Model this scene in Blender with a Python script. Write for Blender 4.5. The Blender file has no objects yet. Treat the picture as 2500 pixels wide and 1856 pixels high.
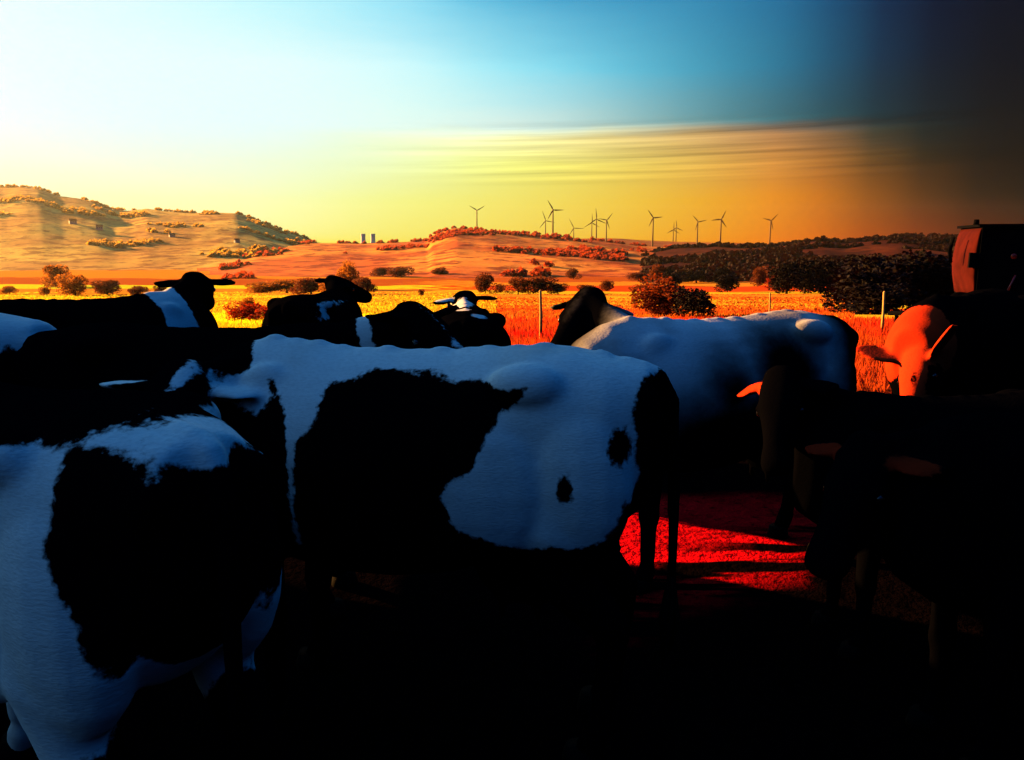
import bpy, bmesh, math, random
import numpy as np
from mathutils import Vector, Matrix, noise
rad = math.radians
random.seed(7); rng = np.random.default_rng(7)
S = bpy.context.scene

# ------------------------------------------------------------------ camera, exposure
EYE = Vector((0, 0, 1.8))
cam = bpy.data.cameras.new("camera"); cam.lens = 27.36; cam.sensor_width = 36
cam.clip_start = 0.05; cam.clip_end = 20000
camo = bpy.data.objects.new("camera", cam); S.collection.objects.link(camo)
camo.location = EYE; camo.rotation_euler = (rad(90 - 10.1), 0, 0)
S.camera = camo
S.view_settings.view_transform = 'Standard'; S.view_settings.look = 'None'
S.view_settings.gamma = 1; S.view_settings.exposure = 2.4
S.cycles.volume_bounces = 0; S.cycles.max_bounces = 5; S.cycles.diffuse_bounces = 0
S.cycles.sample_clamp_indirect = 3

# ------------------------------------------------------------------ sun and sky
SUN_AZ, SUN_EL = -60.0, 13.0          # degrees; azimuth from +Y, negative = left
sd = Vector((math.sin(rad(SUN_AZ)) * math.cos(rad(SUN_EL)), math.cos(rad(SUN_AZ)) * math.cos(rad(SUN_EL)), math.sin(rad(SUN_EL))))
sun = bpy.data.lights.new("sun", 'SUN'); sun.energy = 5.0; sun.angle = rad(0.5); sun.color = (1.0, 0.48, 0.11)
suno = bpy.data.objects.new("sun", sun); S.collection.objects.link(suno)
suno.rotation_euler = sd.to_track_quat('Z', 'Y').to_euler()


def srgb(r, g, b, k=1.0):
    f = lambda c: (c / 255 / 12.92) if c < 10.3 else ((c / 255 + .055) / 1.055) ** 2.4
    return (f(r) * k, f(g) * k, f(b) * k, 1)


class NT:
    """small helper round a node tree"""
    def __init__(self, tree): self.t = tree; tree.nodes.clear()
    def n(self, typ, inputs=None, **props):
        nd = self.t.nodes.new(typ)
        for k, v in props.items(): setattr(nd, k, v)
        for k, v in (inputs or {}).items():
            if isinstance(v, bpy.types.NodeSocket): self.t.links.new(v, nd.inputs[k])
            else: nd.inputs[k].default_value = v
        return nd
    def math(self, op, a, b=0.0, c=0.0, clamp=False):
        return self.n('ShaderNodeMath', {0: a, 1: b, 2: c}, operation=op, use_clamp=clamp).outputs[0]
    def mix(self, f, a, b, mode='MIX'):
        nd = self.n('ShaderNodeMix', data_type='RGBA', blend_type=mode)
        for i, v in ((0, f), (6, a), (7, b)):
            if isinstance(v, bpy.types.NodeSocket): self.t.links.new(v, nd.inputs[i])
            else: nd.inputs[i].default_value = v
        return nd.outputs[2]
    def maprange(self, v, a, b, c=0.0, d=1.0, smooth=True):
        return self.n('ShaderNodeMapRange', {0: v, 1: a, 2: b, 3: c, 4: d}, interpolation_type='SMOOTHSTEP' if smooth else 'LINEAR').outputs[0]
    def noise(self, vec, scale, detail=3, rough=.5):
        return self.n('ShaderNodeTexNoise', {'Vector': vec, 'Scale': scale, 'Detail': detail, 'Roughness': rough}).outputs[0]
    def ramp(self, f, stops, interp='LINEAR'):
        nd = self.n('ShaderNodeValToRGB', {0: f}); cr = nd.color_ramp; cr.interpolation = interp
        while len(cr.elements) > 1: cr.elements.remove(cr.elements[-1])
        cr.elements[0].position = stops[0][0]; cr.elements[0].color = stops[0][1]
        for p, c in stops[1:]:
            e = cr.elements.new(p); e.color = c
        return nd.outputs[0]


world = bpy.data.worlds.new("World"); S.world = world; world.use_nodes = True
w = NT(world.node_tree)
tc = w.n('ShaderNodeTexCoord').outputs['Generated']
nrm = w.n('ShaderNodeVectorMath', {0: tc}, operation='NORMALIZE').outputs[0]
sep = w.n('ShaderNodeSeparateXYZ', {0: nrm})
az = w.math('MULTIPLY', w.math('ARCTAN2', sep.outputs[0], sep.outputs[1]), 57.2958)
zc = w.math('MAXIMUM', sep.outputs[2], 0.0)
# the far cloud veil is tilted and ragged: shift the height a little with stretched noise
stv = w.n('ShaderNodeCombineXYZ', {0: w.math('MULTIPLY', az, 0.028), 1: w.math('MULTIPLY', zc, 13.0), 2: 0.0}).outputs[0]
veil = w.noise(stv, 2.2, 5, .6)
tt = w.math('POWER', zc, 0.5)
tt = w.math('ADD', tt, w.math('MULTIPLY', w.math('SUBTRACT', veil, .5), .035))
EL = [0, 2.8, 5.4, 7.1, 8.0, 11.6, 16.5, 32, 90]
TT = [math.sqrt(math.sin(rad(e))) for e in EL]
COLS = [
    (-180, [(0, 1, 6), (0, 2, 12), (0, 5, 20), (0, 8, 28), (0, 9, 34), (0, 16, 50), (0, 20, 64), (0, 46, 118), (14, 100, 186)]),
    (-110, [(70, 60, 50), (80, 95, 95), (85, 115, 125), (90, 125, 140), (92, 132, 150), (100, 152, 176), (105, 172, 225), (120, 190, 250), (14, 100, 186)]),
    (-60, [(210, 170, 100), (205, 210, 170), (195, 220, 215), (185, 225, 232), (180, 225, 240), (175, 222, 240), (160, 222, 245), (165, 225, 255), (14, 100, 186)]),
    (-33, [(240, 245, 120), (236, 255, 195), (229, 255, 238), (227, 255, 252), (226, 255, 255), (226, 255, 255), (226, 255, 255), (110, 215, 255), (14, 100, 186)]),
    (-18, [(246, 240, 100), (240, 253, 188), (235, 254, 224), (229, 255, 250), (227, 255, 255), (228, 255, 255), (185, 248, 255), (80, 190, 250), (14, 100, 186)]),
    (-9, [(246, 225, 75), (240, 246, 140), (234, 250, 190), (234, 252, 215), (228, 255, 246), (212, 253, 255), (140, 226, 248), (75, 180, 232), (14, 100, 186)]),
    (0, [(248, 205, 60), (242, 228, 100), (234, 235, 125), (242, 240, 170), (212, 240, 232), (150, 230, 246), (80, 178, 216), (40, 160, 235), (14, 100, 186)]),
    (18, [(246, 125, 4), (238, 145, 22), (205, 138, 58), (165, 118, 72), (60, 110, 118), (38, 118, 150), (28, 105, 150), (25, 125, 200), (14, 100, 186)]),
    (27, [(160, 48, 3), (90, 48, 9), (38, 30, 14), (12, 26, 26), (5, 26, 34), (0, 20, 42), (0, 13, 42), (6, 80, 160), (14, 100, 186)]),
    (33, [(80, 16, 1), (8, 3, 2), (1, 1, 2), (4, 4, 7), (1, 4, 10), (1, 4, 16), (1, 5, 24), (5, 70, 150), (14, 100, 186)]),
    (75, [(14, 5, 3), (8, 5, 5), (4, 5, 8), (3, 6, 12), (2, 8, 18), (2, 14, 34), (4, 26, 60), (6, 85, 165), (14, 100, 186)]),
    (130, [(0, 1, 4), (0, 1, 8), (0, 2, 12), (0, 4, 18), (0, 5, 22), (0, 9, 32), (0, 14, 46), (0, 40, 108), (14, 100, 186)]),
    (180, [(0, 1, 6), (0, 2, 12), (0, 5, 20), (0, 8, 28), (0, 9, 34), (0, 16, 50), (0, 20, 64), (0, 46, 118), (14, 100, 186)]),
]
KSKY = 2 ** -2.4
def pchip(xs, ys, x):
    """smooth monotone curve through the measured columns"""
    xs = np.array(xs, float); ys = np.array(ys, float); h = np.diff(xs); d = np.diff(ys) / h; m = np.zeros(len(xs))
    for k in range(1, len(xs) - 1):
        if d[k - 1] * d[k] > 0: m[k] = (h[k - 1] + h[k]) * 3 / ((2 * h[k] + h[k - 1]) / d[k - 1] + (h[k] + 2 * h[k - 1]) / d[k])
    k = int(np.clip(np.searchsorted(xs, x) - 1, 0, len(h) - 1)); q = (x - xs[k]) / h[k]
    return (2 * q**3 - 3 * q**2 + 1) * ys[k] + (q**3 - 2 * q**2 + q) * h[k] * m[k] + (-2 * q**3 + 3 * q**2) * ys[k + 1] + (q**3 - q**2) * h[k] * m[k + 1]
AX = [a for a, c in COLS]
col = None; prev = None
for a in list(range(-180, -60, 20)) + [-60, -50, -42] + list(range(-36, 40, 3)) + [42, 50, 60, 75, 95, 115, 135, 155, 180]:
    cs = [tuple(float(pchip(AX, [c[e][ch] for _, c in COLS], a)) for ch in range(3)) for e in range(9)]
    r_ = w.ramp(tt, [(t, srgb(*c)) for t, c in zip(TT, cs)])
    col = r_ if col is None else w.mix(w.maprange(az, prev, a, smooth=False), col, r_)
    prev = a
# thin bright and dark cloud streaks along the top edge of the veil
stv2 = w.n('ShaderNodeCombineXYZ', {0: w.math('MULTIPLY', az, 0.022), 1: w.math('MULTIPLY', w.math('ADD', zc, w.math('MULTIPLY', az, -.0003)), 75.0), 2: 3.3}).outputs[0]
sk = w.noise(stv2, 1.6, 4, .55)
band = w.math('MULTIPLY', w.maprange(zc, .06, .095), w.maprange(zc, .150, .128))
band = w.math('MULTIPLY', band, w.maprange(az, -14, 6))
skv = w.maprange(sk, .3, .72, .55, 1.6, False)
one = w.math('ADD', 1.0, w.math('MULTIPLY', w.math('SUBTRACT', skv, 1.0), band))
vm = w.n('ShaderNodeVectorMath', {0: col}, operation='SCALE'); w.t.links.new(one, vm.inputs['Scale'])
bg = w.n('ShaderNodeBackground', {0: vm.outputs[0], 1: KSKY})
sky = w.n('ShaderNodeTexSky', sky_type='NISHITA', sun_disc=False, sun_elevation=rad(SUN_EL), sun_rotation=rad(SUN_AZ))
bg2 = w.n('ShaderNodeBackground', {0: sky.outputs[0], 1: 0.0003})
ad = w.n('ShaderNodeAddShader', {0: bg.outputs[0], 1: bg2.outputs[0]})
out = w.n('ShaderNodeOutputWorld', {0: ad.outputs[0]})
world.cycles.sampling_method = 'MANUAL'; world.cycles.sample_map_resolution = 1024


# ------------------------------------------------------------------ helpers
def mat(name):
    m = bpy.data.materials.new(name); m.use_nodes = True
    return m, NT(m.node_tree)


def surf(t, color, rough=.85, spec=.2, normal=None, trans=None, tcol=None):
    ins = {'Base Color': color, 'Roughness': rough, 'Specular IOR Level': spec}
    if normal is not None: ins['Normal'] = normal
    b = t.n('ShaderNodeBsdfPrincipled', ins).outputs[0]
    if trans:
        tr = t.n('ShaderNodeBsdfTranslucent', {0: tcol if tcol is not None else color}).outputs[0]
        b = t.n('ShaderNodeMixShader', {0: trans, 1: b, 2: tr}).outputs[0]
    t.n('ShaderNodeOutputMaterial', {0: b})


def plain(name, c, rough=.6, spec=.3, var=.25, scale=20):
    m, t = mat(name)
    p = t.n('ShaderNodeTexCoord').outputs['Object']
    nz = t.noise(p, scale, 4)
    k = t.maprange(nz, .3, .7, 1 - var, 1 + var, False)
    cc = t.n('ShaderNodeVectorMath', {0: c[:3]}, operation='SCALE'); t.t.links.new(k, cc.inputs['Scale'])
    bmp = t.n('ShaderNodeBump', {'Strength': .25, 'Distance': .01, 'Height': nz})
    surf(t, cc.outputs[0], rough, spec, bmp.outputs[0])
    return m


def link(name, me, m=None, parent=None, label=None, cat=None, group=None, kind=None):
    o = bpy.data.objects.new(name, me); S.collection.objects.link(o)
    if m is not None and me is not None and not me.materials: me.materials.append(m)
    if parent: o.parent = parent
    for k, v in (('label', label), ('category', cat), ('group', group), ('kind', kind)):
        if v: o[k] = v
    return o


def mesh(name, V, Fc, smooth=True):
    me = bpy.data.meshes.new(name); me.from_pydata([tuple(map(float, v)) for v in V], [], Fc); me.update()
    if smooth: me.polygons.foreach_set('use_smooth', [True] * len(me.polygons))
    return me


class MB:
    def __init__(self): self.V = []; self.F = []
    def rings(self, R, cap=True):
        n = len(R[0]); b = len(self.V)
        for r in R: self.V += [tuple(p) for p in r]
        for i in range(len(R) - 1):
            for j in range(n):
                a, c_ = b + i * n + j, b + i * n + (j + 1) % n
                self.F.append((a, c_, c_ + n, a + n))
        if cap:
            self.F.append(tuple(b + j for j in range(n))[::-1])
            self.F.append(tuple(b + (len(R) - 1) * n + j for j in range(n)))
    def tube(self, P, rr, n=10):
        """tube through points P with radii rr (scalars or (a,b))"""
        P = [Vector(p) for p in P]; R = []; up0 = None
        for i, p in enumerate(P):
            t = (P[min(i + 1, len(P) - 1)] - P[max(i - 1, 0)]).normalized()
            s_ = t.cross(Vector((0, 0, 1)))
            if s_.length < .05: s_ = t.cross(Vector((0, 1, 0)))
            s_.normalize()
            if up0 is not None and s_.dot(up0) < 0: s_ = -s_
            up0 = s_; u = s_.cross(t)
            a, b = rr[i] if isinstance(rr[i], (tuple, list)) else (rr[i], rr[i])
            R.append([p + s_ * math.cos(2 * math.pi * k / n) * a + u * math.sin(2 * math.pi * k / n) * b for k in range(n)])
        self.rings(R)
    def ell(self, c, r, n=14, m=9):
        R = []
        for i in range(m):
            ph = math.pi * (i + .5) / m
            R.append([(c[0] + r[0] * math.sin(ph) * math.cos(2 * math.pi * k / n), c[1] + r[1] * math.sin(ph) * math.sin(2 * math.pi * k / n), c[2] + r[2] * math.cos(ph)) for k in range(n)])
        self.rings(R)
    def box(self, lo, hi):
        b = len(self.V)
        self.V += [(x, y, z) for x in (lo[0], hi[0]) for y in (lo[1], hi[1]) for z in (lo[2], hi[2])]
        for f in ((0, 1, 3, 2), (4, 6, 7, 5), (0, 4, 5, 1), (2, 3, 7, 6), (0, 2, 6, 4), (1, 5, 7, 3)): self.F.append(tuple(b + i for i in f))
    def me(self, name, smooth=True): return mesh(name, self.V, self.F, smooth)


ZT = [(0, 0), (13, 0), (20, -.35), (30, -1.2), (60, -3.6), (100, -6.3), (200, -12.3), (300, -17.4), (500, -24.5), (800, -31), (1200, -35), (2000, -40), (3000, -38), (6000, -38)]
ZX = [a for a, b in ZT]; ZY = [b for a, b in ZT]
def zt(y): return float(np.interp(max(y, 0), ZX, ZY))

# ------------------------------------------------------------------ ground: one sheet to the horizon
rr_ = np.concatenate([[0.0], np.geomspace(.4, 3700, 150)])
NA = 240
V = []; Fc = []
for r in rr_:
    for k in range(NA):
        a = 2 * math.pi * k / NA; x = r * math.sin(a); y = r * math.cos(a)
        z = zt(y)
        if r > 14: z += noise.noise(Vector((x / 40, y / 40, 0))) * min(r * .002, 1.5)
        elif r > 1: z += noise.noise(Vector((x * 2.3, y * 2.3, 4))) * .02
        V.append((x, y, z))
for i in range(len(rr_) - 1):
    for k in range(NA):
        a, b = i * NA + k, i * NA + (k + 1) % NA
        Fc.append((a, a + NA, b + NA, b) if i else (a, a + NA, b + NA))
gm, t = mat("pasture_and_fields")
pos = t.n('ShaderNodeNewGeometry').outputs['Position']
sx = t.n('ShaderNodeSeparateXYZ', {0: pos})
n1 = t.noise(pos, .9, 5, .65); n2 = t.noise(pos, .11, 4); n3 = t.noise(pos, .018, 3); n4 = t.noise(pos, 14, 4, .7)
# field parcels: strips across the slope, wobbled; colours of stubble, meadow and ploughed soil
dl = t.math('LOGARITHM', t.math('MAXIMUM', t.math('ADD', sx.outputs[1], t.math('MULTIPLY', sx.outputs[0], .08)), 1.0), 10.0)
dl = t.math('ADD', dl, t.math('MULTIPLY', t.math('SUBTRACT', n3, .5), .1))
fp = t.math('DIVIDE', dl, 3.6)
Y1 = (.60, .70, .02, 1); Y2 = (.64, .48, .02, 1); O1 = (.62, .26, .02, 1); R1 = (.58, .06, .008, 1); B1 = (.36, .09, .015, 1)
lg = lambda d: math.log10(d) / 3.6
left = t.ramp(fp, [(0, O1), (lg(13), Y2), (lg(17), Y1), (lg(24), O1), (lg(30), Y1), (lg(60), Y2), (lg(110), R1), (lg(125), O1), (lg(170), Y1), (lg(215), O1), (lg(330), Y1), (lg(420), B1), (lg(600), O1), (lg(900), B1), (lg(1200), O1)], 'CONSTANT')
right = t.ramp(fp, [(0, R1), (lg(14), R1), (lg(27), O1), (lg(33), Y2), (lg(48), R1), (lg(70), R1), (lg(78), Y2), (lg(200), O1), (lg(260), Y2), (lg(300), R1), (lg(420), O1), (lg(520), B1), (lg(800), O1), (lg(1000), B1)], 'CONSTANT')
side = t.maprange(t.math('ADD', t.math('DIVIDE', sx.outputs[0], t.math('MAXIMUM', sx.outputs[1], 3.0)), t.math('MULTIPLY', t.math('SUBTRACT', n2, .5), .35)), -.14, -.06)
fc = t.mix(side, left, right)
fc = t.mix(t.maprange(n1, .42, .68, 0, .55), fc, R1)
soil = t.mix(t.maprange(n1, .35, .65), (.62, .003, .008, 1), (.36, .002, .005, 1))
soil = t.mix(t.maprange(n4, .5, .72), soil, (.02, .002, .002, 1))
# near-black shade painted under the herd; red earth kept only in the sunlit strip
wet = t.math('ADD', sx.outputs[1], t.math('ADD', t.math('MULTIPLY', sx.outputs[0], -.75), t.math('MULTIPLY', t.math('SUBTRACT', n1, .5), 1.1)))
shade_line_x = t.math('ADD', sx.outputs[0], t.math('MULTIPLY', t.math('SUBTRACT', n1, .5), .6))
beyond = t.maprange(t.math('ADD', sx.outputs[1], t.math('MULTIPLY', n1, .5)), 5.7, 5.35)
ground_shade = t.mix(t.maprange(n4, .4, .7), (.0022, .0012, .0016, 1), (.001, .0006, .0008, 1))
shadow_bars = t.noise(t.n('ShaderNodeMapping', {0: pos, 2: (0, 0, rad(-30)), 3: (.9, 6.5, 1)}).outputs[0], 1.0, 3)  # dark bands painted along the shadow direction, standing in for cow shadows
soil = t.mix(t.math('MULTIPLY', t.maprange(wet, 3.9, 3.3), t.maprange(shadow_bars, .46, .54)), soil, ground_shade)
soil = t.mix(t.math('MULTIPLY', beyond, t.math('MULTIPLY', t.maprange(wet, 2.75, 3.25), t.maprange(shade_line_x, .35, .7))), ground_shade, soil)
nearm = t.maprange(t.math('ADD', sx.outputs[1], t.math('MULTIPLY', n1, 3)), 8.5, 12)
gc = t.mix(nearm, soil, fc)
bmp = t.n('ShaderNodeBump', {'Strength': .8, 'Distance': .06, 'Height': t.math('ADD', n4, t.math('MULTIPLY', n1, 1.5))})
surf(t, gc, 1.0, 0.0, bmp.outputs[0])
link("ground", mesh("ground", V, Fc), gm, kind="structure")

# ------------------------------------------------------------------ hills
def hill_mat(name, c1, c2, c3, wood):
    m, t = mat(name)
    p = t.n('ShaderNodeNewGeometry').outputs['Position']
    mp = t.n('ShaderNodeMapping', {0: p, 3: (.6, .35, 2.2)}).outputs[0]
    a = t.noise(mp, .006, 4, .6); b = t.noise(p, .03, 5, .7)
    cc = t.ramp(a, [(.3, c1), (.45, c2), (.55, c3), (.66, c1)])
    cc = t.mix(t.maprange(b, .47, .6, 0, .85), cc, wood)
    bp = t.n('ShaderNodeBump', {'Strength': .25, 'Distance': 8.0, 'Height': b})
    surf(t, cc, .95, .02, bp.outputs[0])
    return m


HILLS = {
    'left': dict(sil=[(-700, 420), (-200, 440), (15, 458), (60, 462), (110, 461), (140, 465), (190, 482), (230, 487), (270, 496), (310, 514), (350, 517), (390, 512), (440, 518), (500, 522), (560, 521), (600, 523), (640, 536), (700, 561), (745, 576), (770, 586), (820, 602), (900, 630), (960, 660)], Yr=2200, Yf=900),
    'middle': dict(sil=[(500, 640), (640, 604), (760, 594), (850, 594), (905, 596), (960, 593), (1000, 591), (1050, 588), (1062, 574), (1100, 562), (1118, 558), (1160, 562), (1200, 564), (1250, 568), (1330, 575), (1400, 582), (1450, 588), (1500, 594), (1560, 601), (1640, 605), (1800, 612), (1950, 627), (2100, 645), (2300, 660)], Yr=1700, Yf=560),
    'far': dict(sil=[(-800, 600), (700, 594), (1000, 594), (1300, 590), (1400, 584), (1460, 582), (1500, 583), (1560, 587), (1640, 591), (1750, 593), (1850, 595), (2000, 597), (2600, 592), (3400, 592)], Yr=3300, Yf=2300),
    'right': dict(sil=[(1500, 640), (1600, 612), (1660, 604), (1730, 600), (1800, 602), (1880, 600), (1940, 590), (1990, 587), (2040, 592), (2100, 585), (2170, 577), (2240, 579), (2320, 582), (2500, 586), (3000, 560), (3600, 560)], Yr=1300, Yf=520),
}
def hill_z(h, x, y):
    u = x / y * 1870 + 1250
    v = float(np.interp(u, [a for a, b in h['sil']], [b for a, b in h['sil']]))
    zr = EYE.z + (590 - v) / 1930 * h['Yr']
    f = min(max((y - h['Yf']) / (h['Yr'] - h['Yf']), 0), 1); f = f * f * (3 - 2 * f) * .45 + .55 * f
    z0 = zt(h['Yf']) - 4
    return z0 + max(zr - z0, -6) * f


hmats = {
    'left': hill_mat("autumn_hillside", (.62, .40, .07, 1), (.46, .24, .05, 1), (.74, .52, .09, 1), (.18, .07, .02, 1)),
    'middle': hill_mat("red_hillside", (.76, .19, .03, 1), (.48, .10, .02, 1), (.80, .30, .04, 1), (.17, .022, .008, 1)),
    'far': hill_mat("far_plateau", (.4, .12, .02, 1), (.3, .08, .02, 1), (.4, .14, .03, 1), (.2, .06, .02, 1)),
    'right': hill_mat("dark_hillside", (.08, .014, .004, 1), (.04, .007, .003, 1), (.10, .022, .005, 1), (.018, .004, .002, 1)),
}
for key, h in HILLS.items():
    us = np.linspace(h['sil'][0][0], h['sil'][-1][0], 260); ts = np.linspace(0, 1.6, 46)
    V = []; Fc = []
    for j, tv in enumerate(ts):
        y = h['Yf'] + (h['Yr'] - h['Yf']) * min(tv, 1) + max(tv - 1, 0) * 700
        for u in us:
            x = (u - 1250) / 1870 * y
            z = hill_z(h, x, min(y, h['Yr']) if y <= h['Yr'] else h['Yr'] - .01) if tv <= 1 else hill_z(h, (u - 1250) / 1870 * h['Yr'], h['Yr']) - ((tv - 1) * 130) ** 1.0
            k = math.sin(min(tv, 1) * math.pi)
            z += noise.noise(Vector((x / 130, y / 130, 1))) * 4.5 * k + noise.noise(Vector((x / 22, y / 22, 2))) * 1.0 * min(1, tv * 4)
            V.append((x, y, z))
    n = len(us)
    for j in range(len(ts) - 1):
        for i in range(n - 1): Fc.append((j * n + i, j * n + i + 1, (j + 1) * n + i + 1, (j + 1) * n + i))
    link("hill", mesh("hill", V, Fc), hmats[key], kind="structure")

# woodland covering the slopes: crowns nobody could count
def leaf_mat(name, c, tr, k=.5):
    m, t = mat(name)
    p = t.n('ShaderNodeNewGeometry').outputs['Position']
    nz = t.noise(p, .7, 3)
    cc = t.mix(t.maprange(nz, .35, .65), c, tuple(x * .45 for x in c[:3]) + (1,))
    surf(t, cc, .8, .1, None, k, tr)
    return m
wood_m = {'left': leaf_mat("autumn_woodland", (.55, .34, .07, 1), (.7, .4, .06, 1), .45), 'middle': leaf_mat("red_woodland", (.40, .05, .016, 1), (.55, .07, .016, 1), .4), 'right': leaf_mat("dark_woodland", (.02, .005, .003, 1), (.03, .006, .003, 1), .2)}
def clump(R):
    """one far crown: a few dozen leaf masses round an uneven ball"""
    n = 46; d = R.normal(size=(n, 3)); d /= np.linalg.norm(d, axis=1)[:, None]; d[:, 2] = np.abs(d[:, 2]) * 1.1 - .25
    q = d * R.uniform(.55, 1.0, (n, 1)); a = R.normal(size=(n, 3)); a /= np.linalg.norm(a, axis=1)[:, None]
    b = np.cross(a, R.normal(size=(n, 3))); b /= np.linalg.norm(b, axis=1)[:, None]; s_ = R.uniform(.2, .42, (n, 1))
    return np.stack([q + a * s_, q + b * s_, q - a * s_, q - b * s_], 1).reshape(-1, 3)
CL = [clump(rng) for _ in range(12)]; CF = np.arange(46 * 4).reshape(-1, 4)
def woodland(key, n, urange, trange, size, keep=.05):
    h = HILLS[key]; VV = []; FF = []; b = 0; cnt = 0
    for _ in range(n * 6):
        if cnt >= n: break
        u = random.uniform(*urange); tv = random.uniform(*trange)
        y = h['Yf'] + (h['Yr'] - h['Yf']) * tv; x = (u - 1250) / 1870 * y
        if tv < .965 and noise.noise(Vector((x / 170, y / 120, 7))) < keep: continue
        if tv >= .965 and noise.noise(Vector((u / 60, 3, 7))) < -.1: continue
        z = hill_z(h, x, min(y, h['Yr'] - .01))
        s_ = size * random.uniform(.6, 1.3)
        VV.append(random.choice(CL) * np.array([s_, s_, s_ * random.uniform(.8, 1.1)]) + np.array([x, y, z + s_ * .25]))
        FF.append(CF + b); b += len(CF) * 4; cnt += 1
    me = mesh("woodland", np.vstack(VV), np.vstack(FF).tolist(), False)
    link("woodland", me, wood_m[key], kind="stuff")
woodland('left', 900, (-150, 800), (.1, 1.0), 6, .26)
woodland('middle', 1100, (560, 1900), (.05, 1.0), 5, .27)
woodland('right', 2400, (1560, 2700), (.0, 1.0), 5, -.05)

# ------------------------------------------------------------------ trees in the valley
def crown_mesh(seed, n, leaf, lobes):
    """many leaf-sized faces spread through a few lobes; unit size: width 1, height 1, base at z 0"""
    R = np.random.default_rng(seed); L = []
    for _ in range(lobes):
        L.append((R.uniform(-.26, .26), R.uniform(-.26, .26), R.uniform(.14, .76), R.uniform(.17, .28)))
    V = []; Fc = []
    for i in range(n):
        c = L[R.integers(lobes)]
        d = R.normal(size=3); d /= np.linalg.norm(d)
        q = np.array(c[:3]) + d * c[3] * R.uniform(.45, 1.08) ** .6 * np.array([1, 1, 1.0])
        q[2] = max(q[2], .02)
        a = R.normal(size=3); a /= np.linalg.norm(a); bb = np.cross(a, R.normal(size=3)); bb /= np.linalg.norm(bb)
        s_ = leaf * R.uniform(.6, 1.4); b0 = len(V)
        V += [q + a * s_, q + bb * s_ * .8, q - a * s_, q - bb * s_ * .8]; Fc.append((b0, b0 + 1, b0 + 2, b0 + 3))
    return mesh("crown", V, Fc, False)
def trunk_mesh(seed):
    R = random.Random(seed); b = MB()
    b.tube([(0, 0, -.05), (.01, 0, .2), (R.uniform(-.03, .03), .01, .45), (R.uniform(-.05, .05), 0, .7)], [.045, .035, .025, .01], 7)
    for k in range(5):
        a = R.uniform(0, 6.28); z = R.uniform(.2, .5)
        b.tube([(0, 0, z), (math.cos(a) * .13, math.sin(a) * .13, z + .13), (math.cos(a) * .25, math.sin(a) * .25, z + .22)], [.018, .011, .004], 6)
    return b.me("trunk")
CROWNS = [crown_mesh(i + 1, 3600, .026, 11) for i in range(5)]
TRUNKS = [trunk_mesh(i + 1) for i in range(5)]
LM = {'orange': leaf_mat("orange_leaves", (.28, .08, .012, 1), (.5, .16, .015, 1), .45), 'brown': leaf_mat("brown_leaves", (.11, .025, .008, 1), (.22, .05, .01, 1), .35),
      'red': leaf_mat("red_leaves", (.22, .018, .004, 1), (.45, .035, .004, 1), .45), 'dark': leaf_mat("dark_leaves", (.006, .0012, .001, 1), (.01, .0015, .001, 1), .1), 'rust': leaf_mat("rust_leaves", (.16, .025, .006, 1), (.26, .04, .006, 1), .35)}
BARK = plain("bark", (.05, .02, .012), .9, .1)
def tree(x, y, h, wd, kind, label, name="tree", cat="tree", group="trees and bushes between the fields"):
    i = random.randrange(5)
    r = link(name, None, label=label, cat=cat, group=group); r.location = (x, y, zt(y) - .03 * h); r.rotation_euler = (0, 0, random.uniform(0, 6.28))
    c_ = CROWNS[i].copy(); c_.materials.clear(); k = link("crown", c_, LM[kind], r); k.scale = (wd * 1.12, wd * 1.12, h)
    tk = link("trunk", TRUNKS[i].copy(), BARK, r); tk.scale = (wd * .7, wd * .7, h)
    return r
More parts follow.
